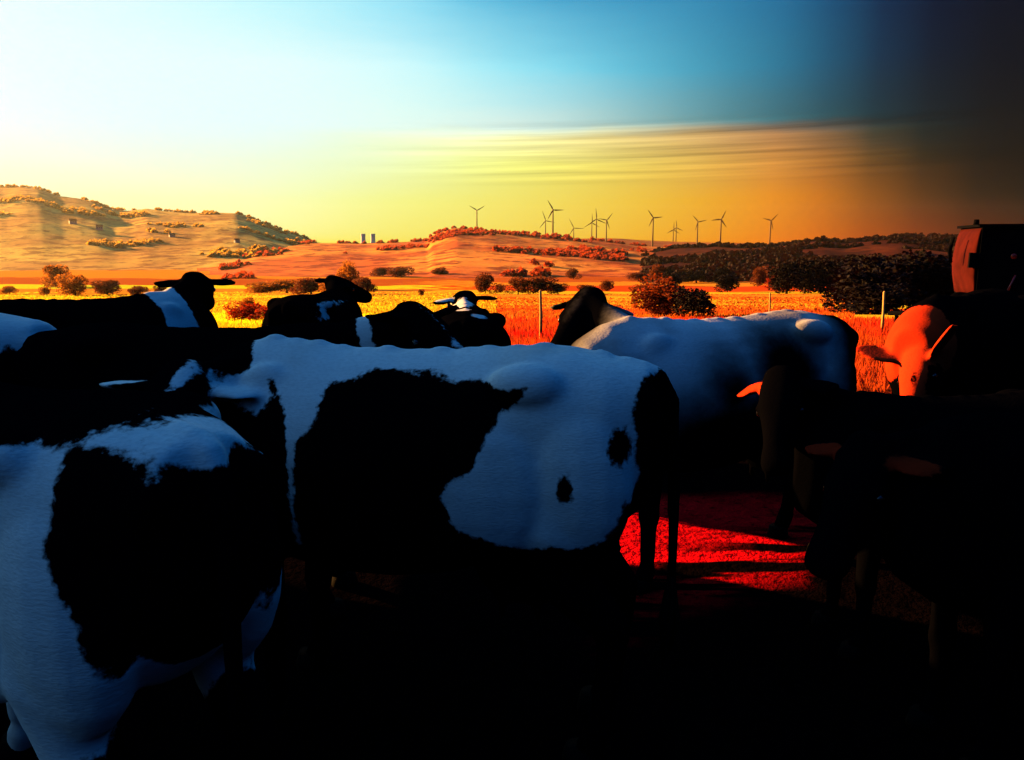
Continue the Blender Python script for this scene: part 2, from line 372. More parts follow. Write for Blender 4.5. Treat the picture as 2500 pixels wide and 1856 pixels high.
TREES = [
    (-8.7, 255.2, 7.4, 7.2, 'brown', "rounded dark red tree at the left end of the clump behind the third cow's ears"),
    (-16.2, 818.5, 12.0, 9.4, 'brown', "small tree standing on the field edge just above the rounded dark red tree"),
    (2.0, 255.2, 6.0, 8.0, 'brown', "left half of the long dark hedge clump below the red hill"),
    (9.4, 255.2, 6.6, 10.7, 'brown', "tallest bush in the middle of the long dark hedge clump"),
    (15.0, 255.2, 4.0, 6.7, 'brown', "low bush tapering off the right end of the long dark hedge clump"),
    (-4.3, 285.4, 3.7, 3.4, 'brown', "little round bush in the gap before the long dark hedge clump"),
    (46.8, 597.7, 8.9, 11.4, 'brown', "lone dark tree on the field line under the right-hand wind turbines"),
    (26.1, 273.8, 3.4, 6.3, 'brown', "low bush between the hedge clump and the big red bush, nearer the clump"),
    (37.6, 309.3, 4.8, 6.5, 'brown', "low bush between the hedge clump and the big red bush, nearer the bush"),
    (94.3, 515.4, 12.4, 11.2, 'brown', "tall brown tree rising behind the big red bush"),
    (81.6, 399.7, 7.5, 10.5, 'dark', "dark spreading tree just right of the big red bush"),
    (93.2, 575.4, 6.0, 20.0, 'brown', "wide low thicket on the slope behind the big red bush"),
    (81.3, 295.4, 7.4, 8.7, 'dark', "black dome-shaped tree standing alone on the orange field"),
    (125.5, 399.7, 10.5, 9.2, 'brown', "slim brown tree right of the black dome-shaped tree"),
    (119.5, 356.6, 6.2, 8.5, 'red', "bright red bush at the left foot of the black wood"),
    (121.3, 515.4, 9.2, 18.2, 'dark', "broad dark thicket above the orange field, left part"),
    (140.1, 515.4, 10.7, 14.8, 'dark', "broad dark thicket above the orange field, right part"),
    (150.1, 450, 11.7, 13.8, 'brown', "ragged brown tree against the left edge of the black wood"),
    (-61.4, 238.9, 5.6, 9.6, 'brown', "wide brown bush behind the cow with the white shoulder stripe"),
    (-51.2, 224.5, 4.7, 7.1, 'orange', "orange bush right of the wide brown bush"),
    (-70.1, 334.5, 12.3, 8.8, 'orange', "tall reddish tree rising behind the wide brown bush"),
    (-47.2, 245.2, 5.8, 6.2, 'brown', "round brown bush at the right end of the left hedgerow"),
    (-26.1, 224.5, 2.1, 1.6, 'brown', "tiny lone bush in the middle of the orange field"),
    (-111.8, 679.4, 9.0, 17.2, 'brown', "left tree of the pair on the far orange field"),
    (-91.7, 650.1, 10.0, 16.9, 'brown', "right tree of the pair on the far orange field"),
    (-62.1, 679.4, 9.0, 12.6, 'brown', "single tree on the far field left of the dark red tree"),
    (-219.4, 380.9, 10.8, 12.0, 'orange', "large orange tree at the foot of the left hill"),
    (-125.4, 224.5, 6.4, 6.9, 'orange', "tall orange bush above the back of the far left cow"),
    (-134.3, 224.5, 2.8, 2.6, 'orange', "small round bush at the left end of the yellow field"),
    (-123.8, 238.9, 4.3, 8.5, 'brown', "brown bush above the middle of the far left cow"),
    (-107.2, 224.5, 3.1, 4.7, 'brown', "low bush left of the far left cow's head"),
    (-101.3, 224.5, 2.9, 3.7, 'brown', "low bush right behind the far left cow's head"),
    (-90.0, 211.9, 3.3, 5.0, 'orange', "orange bush just right of the far left cow's head"),
    (-87.5, 273.8, 4.3, 9.6, 'orange', "low orange thicket in the hedgerow, farther left"),
    (-78.9, 273.8, 5.2, 9.6, 'orange', "low orange thicket in the hedgerow, farther right"),
    (-153.5, 238.9, 3.0, 3.8, 'orange', "small bush at the left edge of the yellow field"),
]
for x, y, h, wd, k, lb in TREES: tree(x, y, h * (1.12 if x < -40 else 1.05), wd * (1.3 if x < -40 else 1.1), k, lb)
tree(7.0, 37.0, 2.2, 3.0, 'rust', "big round red bush behind the black-faced cow's head", "bush", "bush", "bushes on the pasture edge")
tree(8.0, 34.5, 1.6, 2.0, 'dark', "dark bush in front of the big round red bush", "bush", "bush", "bushes on the pasture edge")
tree(-8.3, 24.5, .75, 1.3, 'red', "low red bush right of the far left cow's face", "bush", "bush", "bushes on the pasture edge")
tree(-7.3, 23.5, .6, 1.2, 'red', "smaller red bush beside the low red bush", "bush", "bush", "bushes on the pasture edge")
tree(-18.6, 54.9, 1.4, 1.3, 'orange', "upright orange shrub above the two low red bushes", "bush", "bush", "bushes on the pasture edge")
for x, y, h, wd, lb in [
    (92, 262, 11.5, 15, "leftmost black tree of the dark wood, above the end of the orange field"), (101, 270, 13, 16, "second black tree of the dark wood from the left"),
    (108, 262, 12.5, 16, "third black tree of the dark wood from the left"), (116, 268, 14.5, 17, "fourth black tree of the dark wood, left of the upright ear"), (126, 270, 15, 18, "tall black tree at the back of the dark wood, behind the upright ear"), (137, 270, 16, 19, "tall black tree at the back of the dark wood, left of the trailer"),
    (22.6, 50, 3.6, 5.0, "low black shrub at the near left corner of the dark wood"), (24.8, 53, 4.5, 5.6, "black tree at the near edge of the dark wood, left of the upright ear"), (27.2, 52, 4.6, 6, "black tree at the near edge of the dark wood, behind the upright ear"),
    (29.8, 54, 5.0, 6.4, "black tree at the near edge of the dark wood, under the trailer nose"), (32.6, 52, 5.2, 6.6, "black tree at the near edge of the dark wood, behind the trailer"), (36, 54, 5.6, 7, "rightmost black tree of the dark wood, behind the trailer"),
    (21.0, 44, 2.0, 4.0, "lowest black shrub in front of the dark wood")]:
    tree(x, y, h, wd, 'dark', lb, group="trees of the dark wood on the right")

# ------------------------------------------------------------------ wind turbines on the plateau
TURB = [(-116, 2621, 102.1, 41.2, 180, 27.6), (131, 3102, 81.4, 23.2, 100, 36), (103, 2000, 79.4, 14.6, 90, 25), (257, 3300, 56.4, 17.9, 92, 39.9), (306, 3040, 72.2, 13.5, 0, 32.0), (274, 2576, 73.1, 11.7, 355, 33), (323, 2714, 72.9, 12.3, 40, 29), (386, 2171, 65.2, 1.3, 85, 24), (672, 3300, 49.8, 4.4, 2, 29.5), (684, 3300, 58.1, 4.4, 355, 29.5), (593, 2533, 63.0, 1.2, 78, 26.0), (541, 2054, 57.6, -7.1, 25, 23), (762, 2338, 61.8, -1.1, 45, 25)]
TL = ["lone wind turbine on the wooded top of the middle hill, blades like a Y", "shorter wind turbine of the leftmost pair, blade raised to the right", "tallest wind turbine, right one of the leftmost pair on the ridge", "small wind turbine just right of the leftmost pair",
      "faint wind turbine at the left of the group of three", "tall wind turbine in the middle of the group of three", "wind turbine at the right of the group of three", "single tall wind turbine halfway along the ridge", "left one of the two small overlapping wind turbines", "right one of the two small overlapping wind turbines",
      "wind turbine just right of the two small overlapping ones", "second wind turbine from the right end of the row", "wind turbine at the right end of the row"]
tm = plain("turbine_paint", (.10, .03, .012), .5, .3, .05)
b = MB(); b.tube([(0, 0, 0), (0, 0, .5), (0, 0, 1)], [2.6, 2.0, 1.5], 14); tower_me = b.me("tower")
b = MB(); b.box((-1.8, -2.5, -1.8), (1.8, 6.5, 2.0)); nac_me = b.me("nacelle", False)
b = MB(); b.ell((0, -3.6, 0), (1.7, 2.4, 1.7)); hub_me = b.me("hub")
b = MB(); b.rings([[(c_ * wdt + off, -3.8 + tw * c_ * .4 + th * math.copysign(1, s_) * abs(s_), z) for c_, s_ in [(math.cos(q), math.sin(q)) for q in np.linspace(0, 2 * math.pi, 9)[:-1]]]
         for z, wdt, th, off, tw in [(.02, .9, .9, 0, 0), (.12, 1.1, .7, .1, .3), (.22, 1.9, .45, .5, .5), (.5, 1.35, .3, .35, .3), (.8, .85, .18, .15, .1), (1, .25, .08, 0, 0)]]); blade_me = b.me("blade")
for (x, y, hz, bz, ang, bl), lb in zip(TURB, TL):
    base = bz - 14
    r = link("wind_turbine", None, label=lb, cat="wind turbine", group="wind turbines along the far ridge"); r.location = (x, y, base)
    r.rotation_euler = (0, 0, rad(random.uniform(-14, 14)))
    a = link("tower", tower_me, tm, r); a.scale = (1, 1, hz - base)
    a = link("nacelle", nac_me, tm, r); a.location = (0, 0, hz - base)
    a = link("hub", hub_me, tm, r); a.location = (0, 0, hz - base)
    for k in range(3):
        a = link("blade", blade_me, tm, r); a.location = (0, 0, hz - base); a.rotation_euler = (0, rad(ang + 120 * k), 0); a.scale = (1, 1, bl * 1.08)

# two cooling towers far beyond the saddle
ctm = plain("pale_concrete", (.92, .88, .8), .9, .1, .03, .05)
for x, lb in ((-640, "left one of two hazy cooling towers in the saddle between the hills"), (-598, "right one of two hazy cooling towers in the saddle between the hills")):
    b = MB(); b.rings([[(math.cos(q) * r_ * 1.0, math.sin(q) * r_, z) for q in np.linspace(0, 6.2832, 25)[:-1]] for z, r_ in [(-40, 14), (-10, 12), (10, 10), (22, 9.6), (34, 10.4), (36, 10.4), (36, 9.8), (20, 9)]])
    link("cooling_tower", b.me("cooling_tower"), ctm, label=lb, cat="cooling tower", group="cooling towers on the horizon").location = (x, 3400, -2)

# farmhouses at the foot of the hill
wall_m = plain("white_render", (.7, .6, .5), .9, .1, .1, 1); roof_m = plain("roof_tiles", (.12, .04, .03), .9, .1, .2, 2); glass_m = plain("window_glass", (.02, .02, .03), .15, .5, 0)
def house(x, y, rz, lb, h=None, s=1.0):
    z = hill_z(HILLS[h], x, y) if h else zt(y)
    r = link("farmhouse", None, label=lb, cat="house", group="farmhouses below the hills"); r.location = (x, y, z + 1.0); r.rotation_euler = (0, 0, rz); r.scale = (s, s, s)
    b = MB(); b.box((-6, -4, -3), (6, 4, 4.5)); link("wall", b.me("wall", False), wall_m, r)
    V = [(-6.6, -4.8, 4.2), (6.6, -4.8, 4.2), (6.6, 0, 8.2), (-6.6, 0, 8.2), (-6.6, 4.8, 4.2), (6.6, 4.8, 4.2)]
    link("roof", mesh("roof", V, [(0, 1, 2, 3), (3, 2, 5, 4), (0, 3, 4), (1, 5, 2), (0, 4, 5, 1)], False), roof_m, r)
    for k in range(3):
        b = MB(); b.box((-4.6 + k * 3.6, -4.05, 1.0), (-3.2 + k * 3.6, -3.98, 2.6)); link("window", b.me("window", False), glass_m, r)
house(-830, 1500, .75, "white farmhouse farthest left at the foot of the left hill", 'left', 1.0)
house(-765, 1470, .55, "white farmhouse second from the left at the foot of the hill", 'left', .9)
house(-610, 1420, .65, "small white farmhouse below the middle of the left hill", 'left', .8)
house(-470, 1350, .8, "small pale farmhouse above the edge of the far field", 'left', .7)

# ------------------------------------------------------------------ meadow: tall backlit grass (nobody could count it)
def blades(n, xr, yr, h, name, c, tr, k, cond=None, wk=.0007):
    V = []; Fc = []
    for _ in range(n):
        y = random.uniform(*yr) if yr[1] < 15 else math.exp(random.uniform(math.log(yr[0]), math.log(yr[1])))
        x = random.uniform(xr[0], xr[1]) * (y if xr[1] <= 1.2 else 1)
        if cond and not cond(x, y): continue
        hh = h * random.uniform(.4, 1.25); a = random.uniform(0, 3.14); wd = max(hh * .06, y * wk); z = zt(y) - .02
        dx, dy = math.cos(a) * wd, math.sin(a) * wd; lx, ly = random.gauss(0, .22) * hh, random.gauss(0, .22) * hh; b = len(V)
        V += [(x - dx, y - dy, z), (x + dx, y + dy, z), (x + dx * .6 + lx * .5, y + dy * .6 + ly * .5, z + hh * .6), (x + lx, y + ly, z + hh)]
        Fc += [(b, b + 1, b + 2), (b, b + 2, b + 3)]
    m, t = mat(name + "_blades")
    p = t.n('ShaderNodeNewGeometry').outputs['Position']
    cc = t.mix(t.maprange(t.noise(p, .35, 3), .38, .6), c, tr)
    surf(t, cc, .8, .1, None, k, cc)
    link(name, mesh(name, V, Fc, False), m, kind="stuff")
blades(45000, (-.8, -.05), (11, 48), .16, "meadow_grass", (.80, .95, .012, 1), (.78, .42, .01, 1), .5)
blades(36000, (-.12, .9), (9, 30), .2, "red_weeds", (.52, .008, .004, 1), (.5, .06, .006, 1), .5)

blades(30000, (-.75, -.02), (46, 300), .28, "yellow_stubble", (.56, .52, .02, 1), (.56, .24, .012, 1), .5, wk=.0016)
blades(20000, (-.06, .44), (33, 250), .2, "orange_stubble", (.52, .14, .010, 1), (.46, .05, .006, 1), .5, wk=.0016)

# ------------------------------------------------------------------ fence
wood = plain("weathered_wood", (.62, .30, .08), .9, .1, .3, 9)
for x, y, h, lb in [(.58, 15.7, .95, "pale fence post in the red weeds between the third and fourth far cows"), (8.6, 26.0, .95, "pale fence post above the back of the blue-white cow"), (8.35, 17.5, .9, "fence post in the red weeds left of the upright ear"), (10.1, 17.8, .85, "fence post in the red weeds touching the upright ear")]:
    b = MB(); b.tube([(0, 0, -.3), (.005, 0, h * .5), (-.01, .01, h), (-.01, .01, h + .03)], [.034, .03, .027, .008], 9)
    link("fence_post", b.me("fence_post"), wood, label=lb, cat="fence post", group="fence posts at the pasture edge").location = (x, y, zt(y))

# ------------------------------------------------------------------ cattle
def rot_frame(f, u):
    f = Vector(f).normalized(); u = Vector(u); u = (u - f * u.dot(f)).normalized()
    return f, u, u.cross(f)          # forward, dorsal, left-hand side


def ring_xz(x, zt_, zb, wd, nu, n=28):
    c = (zt_ + zb) / 2 + .06; R = []
    for k in range(n):
        a = 2 * math.pi * k / n; cs, sn = math.cos(a), math.sin(a)
        e = nu if sn > 0 else 2.3
        h = (zt_ - c) if sn > 0 else (c - zb)
        R.append((x, wd * math.copysign(abs(cs) ** (2 / e), cs), c + h * math.copysign(abs(sn) ** (2 / e), sn)))
    return R


STN = [(-.87, 1.29, 1.04, .09, 2), (-.83, 1.395, .92, .17, 2.2), (-.70, 1.42, .80, .25, 2.4), (-.56, 1.445, .77, .275, 2.5), (-.45, 1.45, .74, .285, 2.5), (-.33, 1.44, .69, .30, 2.1), (-.15, 1.425, .62, .345, 1.75), (.05, 1.42, .59, .365, 1.7), (.25, 1.42, .585, .36, 1.7), (.42, 1.44, .60, .32, 1.65), (.58, 1.45, .63, .275, 1.6), (.72, 1.42, .68, .24, 1.8), (.86, 1.34, .78, .19, 2), (.93, 1.25, .9, .11, 2)]


def head_frame(hp): return rot_frame(hp['dir'], hp['up'])


def cow_body(hp, vox, ear=1.0, seed=0, smooth=9, udder=True):
    b = MB()
    b.rings([ring_xz(*s_) for s_ in STN])
    for sy in (-1, 1):
        b.ell((-.45, sy * .215, 1.345), (.13, .085, .075)); b.ell((-.82, sy * .12, 1.285), (.06, .05, .06))
        b.ell((.50, sy * .165, 1.06), (.20, .085, .32)); b.ell((-.60, sy * .19, 1.02), (.20, .12, .30))
        b.ell((-.30, sy * .25, 1.0), (.26, .09, .26))
        b.tube([(-.62, sy * .19, 1.1), (-.54, sy * .21, .86), (-.59, sy * .19, .68), (-.74, sy * .17, .52), (-.735, sy * .17, .42), (-.71, sy * .17, .2), (-.70, sy * .17, .14), (-.66, sy * .17, .05)], [(.1, .17), (.095, .15), (.07, .1), (.055, .068), (.045, .05), (.04, .042), (.048, .05), (.045, .05)], 12)
        b.tube([(.50, sy * .2, 1.1), (.52, sy * .2, .85), (.53, sy * .19, .66), (.53, sy * .18, .46), (.53, sy * .18, .41), (.53, sy * .18, .35), (.53, sy * .18, .17), (.53, sy * .18, .12), (.56, sy * .18, .05)], [(.09, .14), (.08, .11), (.058, .072), (.055, .055), (.06, .06), (.044, .046), (.042, .042), (.05, .052), (.045, .05)], 12)
    for i in range(15):
        x = -.74 + i * .093
        z = np.interp(x, [s_[0] for s_ in STN], [s_[1] for s_ in STN])
        b.ell((x + random.uniform(-.02, .02), 0, z - .02 + random.uniform(-.006, .004)), (.05, .035, .032), 8, 6)
    if udder:
        b.ell((-.40, 0, .66), (.19, .16, .15))
        for sx_, sy in ((-.46, .07), (-.46, -.07), (-.33, .07), (-.33, -.07)): b.tube([(sx_, sy, .56), (sx_, sy, .46)], [.022, .016], 8)
    # neck
    f, u, s_ = head_frame(hp); poll = Vector(hp['poll'])
    p0 = Vector((.52, 0, 1.12)); p2 = poll - u * .085 + f * .06
    p1 = (p0 + p2) / 2 + Vector((.06, 0, .03))
    P = []; R = []
    for i in range(9):
        q = i / 8; P.append(p0 * (1 - q) ** 2 + p1 * 2 * q * (1 - q) + p2 * q * q)
        R.append((np.interp(q, [0, .4, .75, 1], [.2, .125, .09, .08]), np.interp(q, [0, .4, .75, 1], [.31, .225, .155, .11])))
    b.tube(P, R, 18)
    # head
    HS = [(-.05, .05, .05, .05), (-.02, .09, .075, .06), (.05, .108, .11, .085), (.12, .118, .132, .10), (.19, .118, .138, .105), (.26, .098, .125, .10), (.33, .08, .108, .088), (.40, .07, .09, .075), (.455, .078, .082, .072), (.50, .082, .074, .07), (.535, .066, .055, .068), (.55, .04, .03, .066)]
    RR = []
    for d, hw, hd, off in HS:
        c = poll + f * d - u * off
        RR.append([c + s_ * hw * math.copysign(abs(math.cos(a)) ** .8, math.cos(a)) + u * hd * math.copysign(abs(math.sin(a)) ** .8, math.sin(a)) for a in np.linspace(0, 2 * math.pi, 19)[:-1]])
    b.rings(RR)
    for sg in (-1, 1):
        c = poll + f * .185 - u * .045 + s_ * sg * .1; b.ell(c, (.03, .03, .03), 8, 6)        # brow over the eye
        c = poll + f * .505 - u * .05 + s_ * sg * .05; b.ell(c, (.028, .028, .028), 8, 6)     # nostril rim
        # ear: a leaf-shaped cup
        e = hp.get('ear', 0.0)
        ed = (s_ * sg * 1.0 - f * .12 - u * (.10 + e)).normalized(); eb = poll + f * .055 - u * .05 + s_ * sg * .085
        wv = (f * .75 + u * .66); wv = (wv - ed * wv.dot(ed)).normalized(); nv = ed.cross(wv)
        er = []
        for l_, ww, th in [(0, .026, .026), (.045, .05, .022), (.09, .078, .018), (.14, .082, .016), (.185, .062, .014), (.215, .03, .011), (.225, .012, .009)]:
            c = eb + ed * l_ * ear
            er.append([c + wv * math.cos(a) * ww * ear + nv * (math.sin(a) * th * .9 + (math.cos(a) ** 2) * .012) for a in np.linspace(0, 2 * math.pi, 13)[:-1]])
        b.rings(er)
    # tail
    ts = hp.get('tail', 0.0)
    b.tube([(-.78, 0, 1.375), (-.85, 0, 1.355), (-.90, ts * .3, 1.27), (-.915, ts * .6, 1.1), (-.92, ts, .85), (-.92, ts, .62)], [.045, .038, .032, .026, .022, .018], 10)
    me = b.me("cow_tmp"); o = bpy.data.objects.new("cow_tmp", me); S.collection.objects.link(o)
    md = o.modifiers.new("r", 'REMESH'); md.mode = 'VOXEL'; md.voxel_size = vox
    md = o.modifiers.new("s", 'SMOOTH'); md.factor = .5; md.iterations = smooth
    dg = bpy.context.evaluated_depsgraph_get(); dg.update()
    res = bpy.data.meshes.new_from_object(o.evaluated_get(dg), depsgraph=dg)
    bpy.data.objects.remove(o); bpy.data.meshes.remove(me)
    res.name = "body"; res.polygons.foreach_set('use_smooth', [True] * len(res.polygons))
    return res


def poly_sd(pts, X, Z):
    """signed distance to a polygon in the side plane (negative inside)"""
    pts = np.array(pts, float); n = len(pts); d = np.full(len(X), 1e9); ins = np.zeros(len(X), bool)
    for i in range(n):
        a, c = pts[i], pts[(i + 1) % n]; e = c - a
        q = np.clip(((X - a[0]) * e[0] + (Z - a[1]) * e[1]) / max(e @ e, 1e-9), 0, 1)
        d = np.minimum(d, np.hypot(X - a[0] - q * e[0], Z - a[1] - q * e[1]))
        cond = (a[1] > Z) != (c[1] > Z)
        with np.errstate(divide='ignore', invalid='ignore'): xi = a[0] + (Z - a[1]) / (c[1] - a[1] + 1e-12) * e[0]
        ins ^= cond & (X < xi)
    return np.where(ins, -d, d)


def pattern(me, base, shapes, hp):
    """coat: shapes painted in order; 'b' adds black, 'w' adds white. value < 0 is black hair"""
    n = len(me.vertices); co = np.empty(n * 3); me.vertices.foreach_get('co', co); co = co.reshape(-1, 3)
    X, Yv, Z = co.T
    val = np.full(n, .3 if base == 'w' else -.3)
    f, u, s_ = head_frame(hp); poll = np.array(hp['poll']); H = np.array([f, s_, u]); L = (co - poll) @ H.T
    for sh in shapes:
        k = sh[0]
        if sh[1] == 'poly':
            d = poly_sd(sh[3], X, Z)
            if sh[2]: d = np.maximum(d, -Yv * sh[2] - .0)        # only on that side
        elif sh[1] == 'ell':
            c, r = np.array(sh[2]), np.array(sh[3]); q = np.linalg.norm((co - c) / r, axis=1); d = (q - 1) * r.min()
        elif sh[1] == 'head':
            c, r = np.array(sh[2]), np.array(sh[3]); q = np.linalg.norm((L - c) / r, axis=1); d = (q - 1) * r.min()
        d = np.clip(d, -.3, .3)
        val = np.minimum(val, d) if k == 'b' else np.maximum(val, -d)
    at = me.attributes.new("coat", 'FLOAT', 'POINT'); at.data.foreach_set('value', val.astype(np.float32))


def coat_mat(name, dark=(.0010, .0010, .0018), light=(.72, .70, .66), dirt=(.30, .2, .13), dirtk=.35, edge=(-.005, .008)):
    m, t = mat(name)
    p = t.n('ShaderNodeTexCoord').outputs['Object']
    v = t.n('ShaderNodeAttribute', attribute_name="coat").outputs['Fac']
    n1 = t.noise(p, 9, 3, .6); n2 = t.noise(p, 45, 3, .65); n3 = t.noise(p, 3, 4)
    hair = t.noise(t.n('ShaderNodeMapping', {0: p, 3: (60, 60, 200)}).outputs[0], 1.0, 3)
    e = t.math('ADD', v, t.math('ADD', t.math('MULTIPLY', t.math('SUBTRACT', n1, .5), .075), t.math('MULTIPLY', t.math('SUBTRACT', n2, .5), .03)))
    mk = t.maprange(e, *edge)
    lt = t.mix(t.maprange(n3, .45, .75, 0, dirtk), light + (1,), dirt + (1,))
    lt = t.mix(t.maprange(hair, .35, .7, 0, .25), lt, tuple(x * .55 for x in light) + (1,))
    bp = t.n('ShaderNodeBump', {'Strength': .2, 'Distance': .01, 'Height': t.math('ADD', hair, t.math('MULTIPLY', n2, .8))})
    surf(t, t.mix(mk, dark + (1,), lt), 1.0, 0.0, bp.outputs[0])
    return m


coat = coat_mat("pied_coat")
coat_shaded = coat_mat("shade_graded_coat", light=(.62, .60, .60), dirt=(.10, .08, .09), dirtk=.8, edge=(-.03, .30))  # shade falloff put into the coat by dark dirt tone and wide edge
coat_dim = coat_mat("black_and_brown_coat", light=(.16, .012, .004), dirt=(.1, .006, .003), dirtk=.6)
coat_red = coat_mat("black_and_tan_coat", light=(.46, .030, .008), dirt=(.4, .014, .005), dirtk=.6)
hoof_m = plain("hoof_horn", (.004, .003, .003), .9, .02); hair_m = plain("tail_hair", (.003, .0025, .003), 1.0, 0, .4, 80); hair_w = plain("pale_tail_hair", (.45, .42, .4), .8, .2, .4, 80)
eye_m = plain("eye", (.004, .003, .003), .08, .6, 0); tag_m = plain("yellow_plastic", (.75, .42, .02), .5, .3, .1)


def cow(label, x, y, heading, sc, hp, base, shapes, m=None, vox=.018, name="cow", cat="cow", tag=None, ear=1.0, smooth=9, pale_tail=False, udder=True, girth=1.0, group="cows of the herd"):
    hp.setdefault('up', (-.2, 0, 1))
    r = link(name, None, label=label, cat=cat, group=group)
    r.location = (x, y, 0); r.rotation_euler = (0, 0, rad(heading)); r.scale = (sc, sc * girth, sc)
    me = cow_body(hp, vox, ear, smooth=smooth, udder=udder); pattern(me, base, shapes, hp)
    link("body", me, m or coat, r)
    f, u, s_ = head_frame(hp); poll = Vector(hp['poll'])
    for sg in (-1, 1):
        b = MB(); b.ell((0, 0, 0), (.02, .02, .02), 10, 8); o = link("eye", b.me("eye"), eye_m, r); o.location = poll + f * .2 - u * .062 + s_ * sg * .108
    for fx in (-.655, .565):
        for sy in (-1, 1):
            yy = sy * (.17 if fx < 0 else .18)
            b = MB(); b.rings([[(fx + .012 + math.cos(a) * r_ * 1.25, yy + math.sin(a) * r_, z) for a in np.linspace(0, 6.2832, 15)[:-1]] for z, r_ in ((0, .058), (.03, .055), (.075, .046))])
            link("hoof", b.me("hoof"), hoof_m, r)
    ts = hp.get('tail', 0.0)
    b = MB()
    for k in range(7):
        a = k * .9; q = .014
        b.tube([(-.92 + math.cos(a) * q * .5, ts + math.sin(a) * q * .5, .66), (-.92 + math.cos(a) * q * 2, ts + math.sin(a) * q * 2, .5), (-.915 + math.cos(a) * q, ts + math.sin(a) * q, .32 + .02 * k)], [.008, .011, .002], 7)
    link("tail_tuft", b.me("tail_tuft"), hair_w if pale_tail else hair_m, r)
    if tag:
        e = hp.get('ear', 0.0); sg = tag
        ed = (s_ * sg - f * .12 - u * (.10 + e)).normalized(); pt = poll + f * .055 - u * .05 + s_ * sg * .085 + ed * .12
        wv = (f * .75 + u * .66); wv = (wv - ed * wv.dot(ed)).normalized(); nv = ed.cross(wv)
        if nv.dot(f) < 0: nv = -nv
        b = MB(); R_ = []
        for dn in (.022, .028): R_.append([pt + nv * dn + ed * math.cos(a) * .028 + u * math.sin(a) * .03 for a in np.linspace(0, 6.2832, 13)[:-1]])
        b.rings(R_); link("ear_tag", b.me("ear_tag"), tag_m, r)
    return r


# big pied cow in the middle, seen from behind its left hip
C2 = [(.09, 1.372), (.15, 1.345), (.23, 1.32), (.25, 1.27), (.25, 1.2), (.31, 1.13), (.32, 1.1), (.36, .18), (-.74, .34), (-.72, .86), (-.62, .84), (-.42, .83), (-.25, .87), (-.19, .99), (-.24, 1.05), (-.3, 1.1), (-.35, 1.21), (-.39, 1.27), (-.43, 1.3), (-.46, 1.34), (-.47, 1.352), (-.22, 1.35)]
C1 = [(.61, 1.24), (.54, 1.28), (.47, 1.33), (.42, 1.28), (.38, 1.23), (.37, 1.16), (.34, 1.09), (.37, .48), (.9, .44), (1.4, 1.0), (1.0, 1.24)]
C3 = [(-.79, 1.44), (-.97, 1.36), (-1.03, .64), (-.75, .6), (-.72, .84), (-.8, 1.02), (-.79, 1.16), (-.79, 1.34), (-.85, 1.39)]
cow("large black and white cow in the middle with a broad black flank and white hip", -.34, 2.76, 166, 1.0,
    dict(poll=(.76, .29, 1.37), dir=(-.12, .74, -.62), up=(-.15, .6, .75), ear=.05), 'w',
    [('b', 'poly', 1, C2), ('b', 'poly', 1, C1), ('b', 'poly', 1, C3), ('b', 'ell', (-.2, 0, .34), (1.3, .7, .5)), ('b', 'ell', (-.9, 0, .9), (.12, .4, .5)), ('b', 'ell', (-.76, .25, 1.17), (.035, .2, .055)), ('b', 'ell', (-.595, .28, 1.05), (.022, .2, .035)),
     ('b', 'poly', -1, [(.1, 1.3), (-.4, 1.3), (-.4, .2), (.3, .2)]),
     ('b', 'ell', (.92, .22, 1.22), (.37, .42, .46)), ('b', 'head', (.25, 0, -.05), (.36, .2, .25)),
     ('w', 'head', (.06, .03, .04), (.10, .03, .08)), ('w', 'head', (.05, .2, -.06), (.1, .12, .05)), ('w', 'head', (.05, -.22, -.06), (.06, .08, .035))],
    vox=.013, tag=1, smooth=10)

# cow at the left front: only its rump, thigh and flank are in the picture
AP = [(-.65, 1.375), (-.67, 1.30), (-.69, 1.2), (-.735, 1.1), (-.77, 1.0), (-.78, .92), (-.86, .7), (-.9, .2), (-1.3, .2), (-1.3, 1.325), (-.85, 1.34), (-.78, 1.372), (-.71, 1.385)]
cow("black and white cow cut off at the left edge, rump towards the right", -1.36, 2.04, 148, 1.0,
    dict(poll=(1.35, 0, 1.2), dir=(.6, 0, -.8), tail=.03), 'w',
    [('b', 'poly', 0, AP), ('b', 'ell', (-.80, 0, .30), (.30, .6, .5)), ('b', 'ell', (-.2, 0, 1.46), (.50, .45, .15)), ('b', 'ell', (-.1, 0, 1.42), (.4, .22, .14)), ('b', 'ell', (.6, 0, 1.2), (.4, .5, .4)), ('b', 'ell', (-.62, -.1, 1.4), (.1, .1, .07))],  # black ellipses along the back put its shadow into the coat
    vox=.013, smooth=9, udder=False)

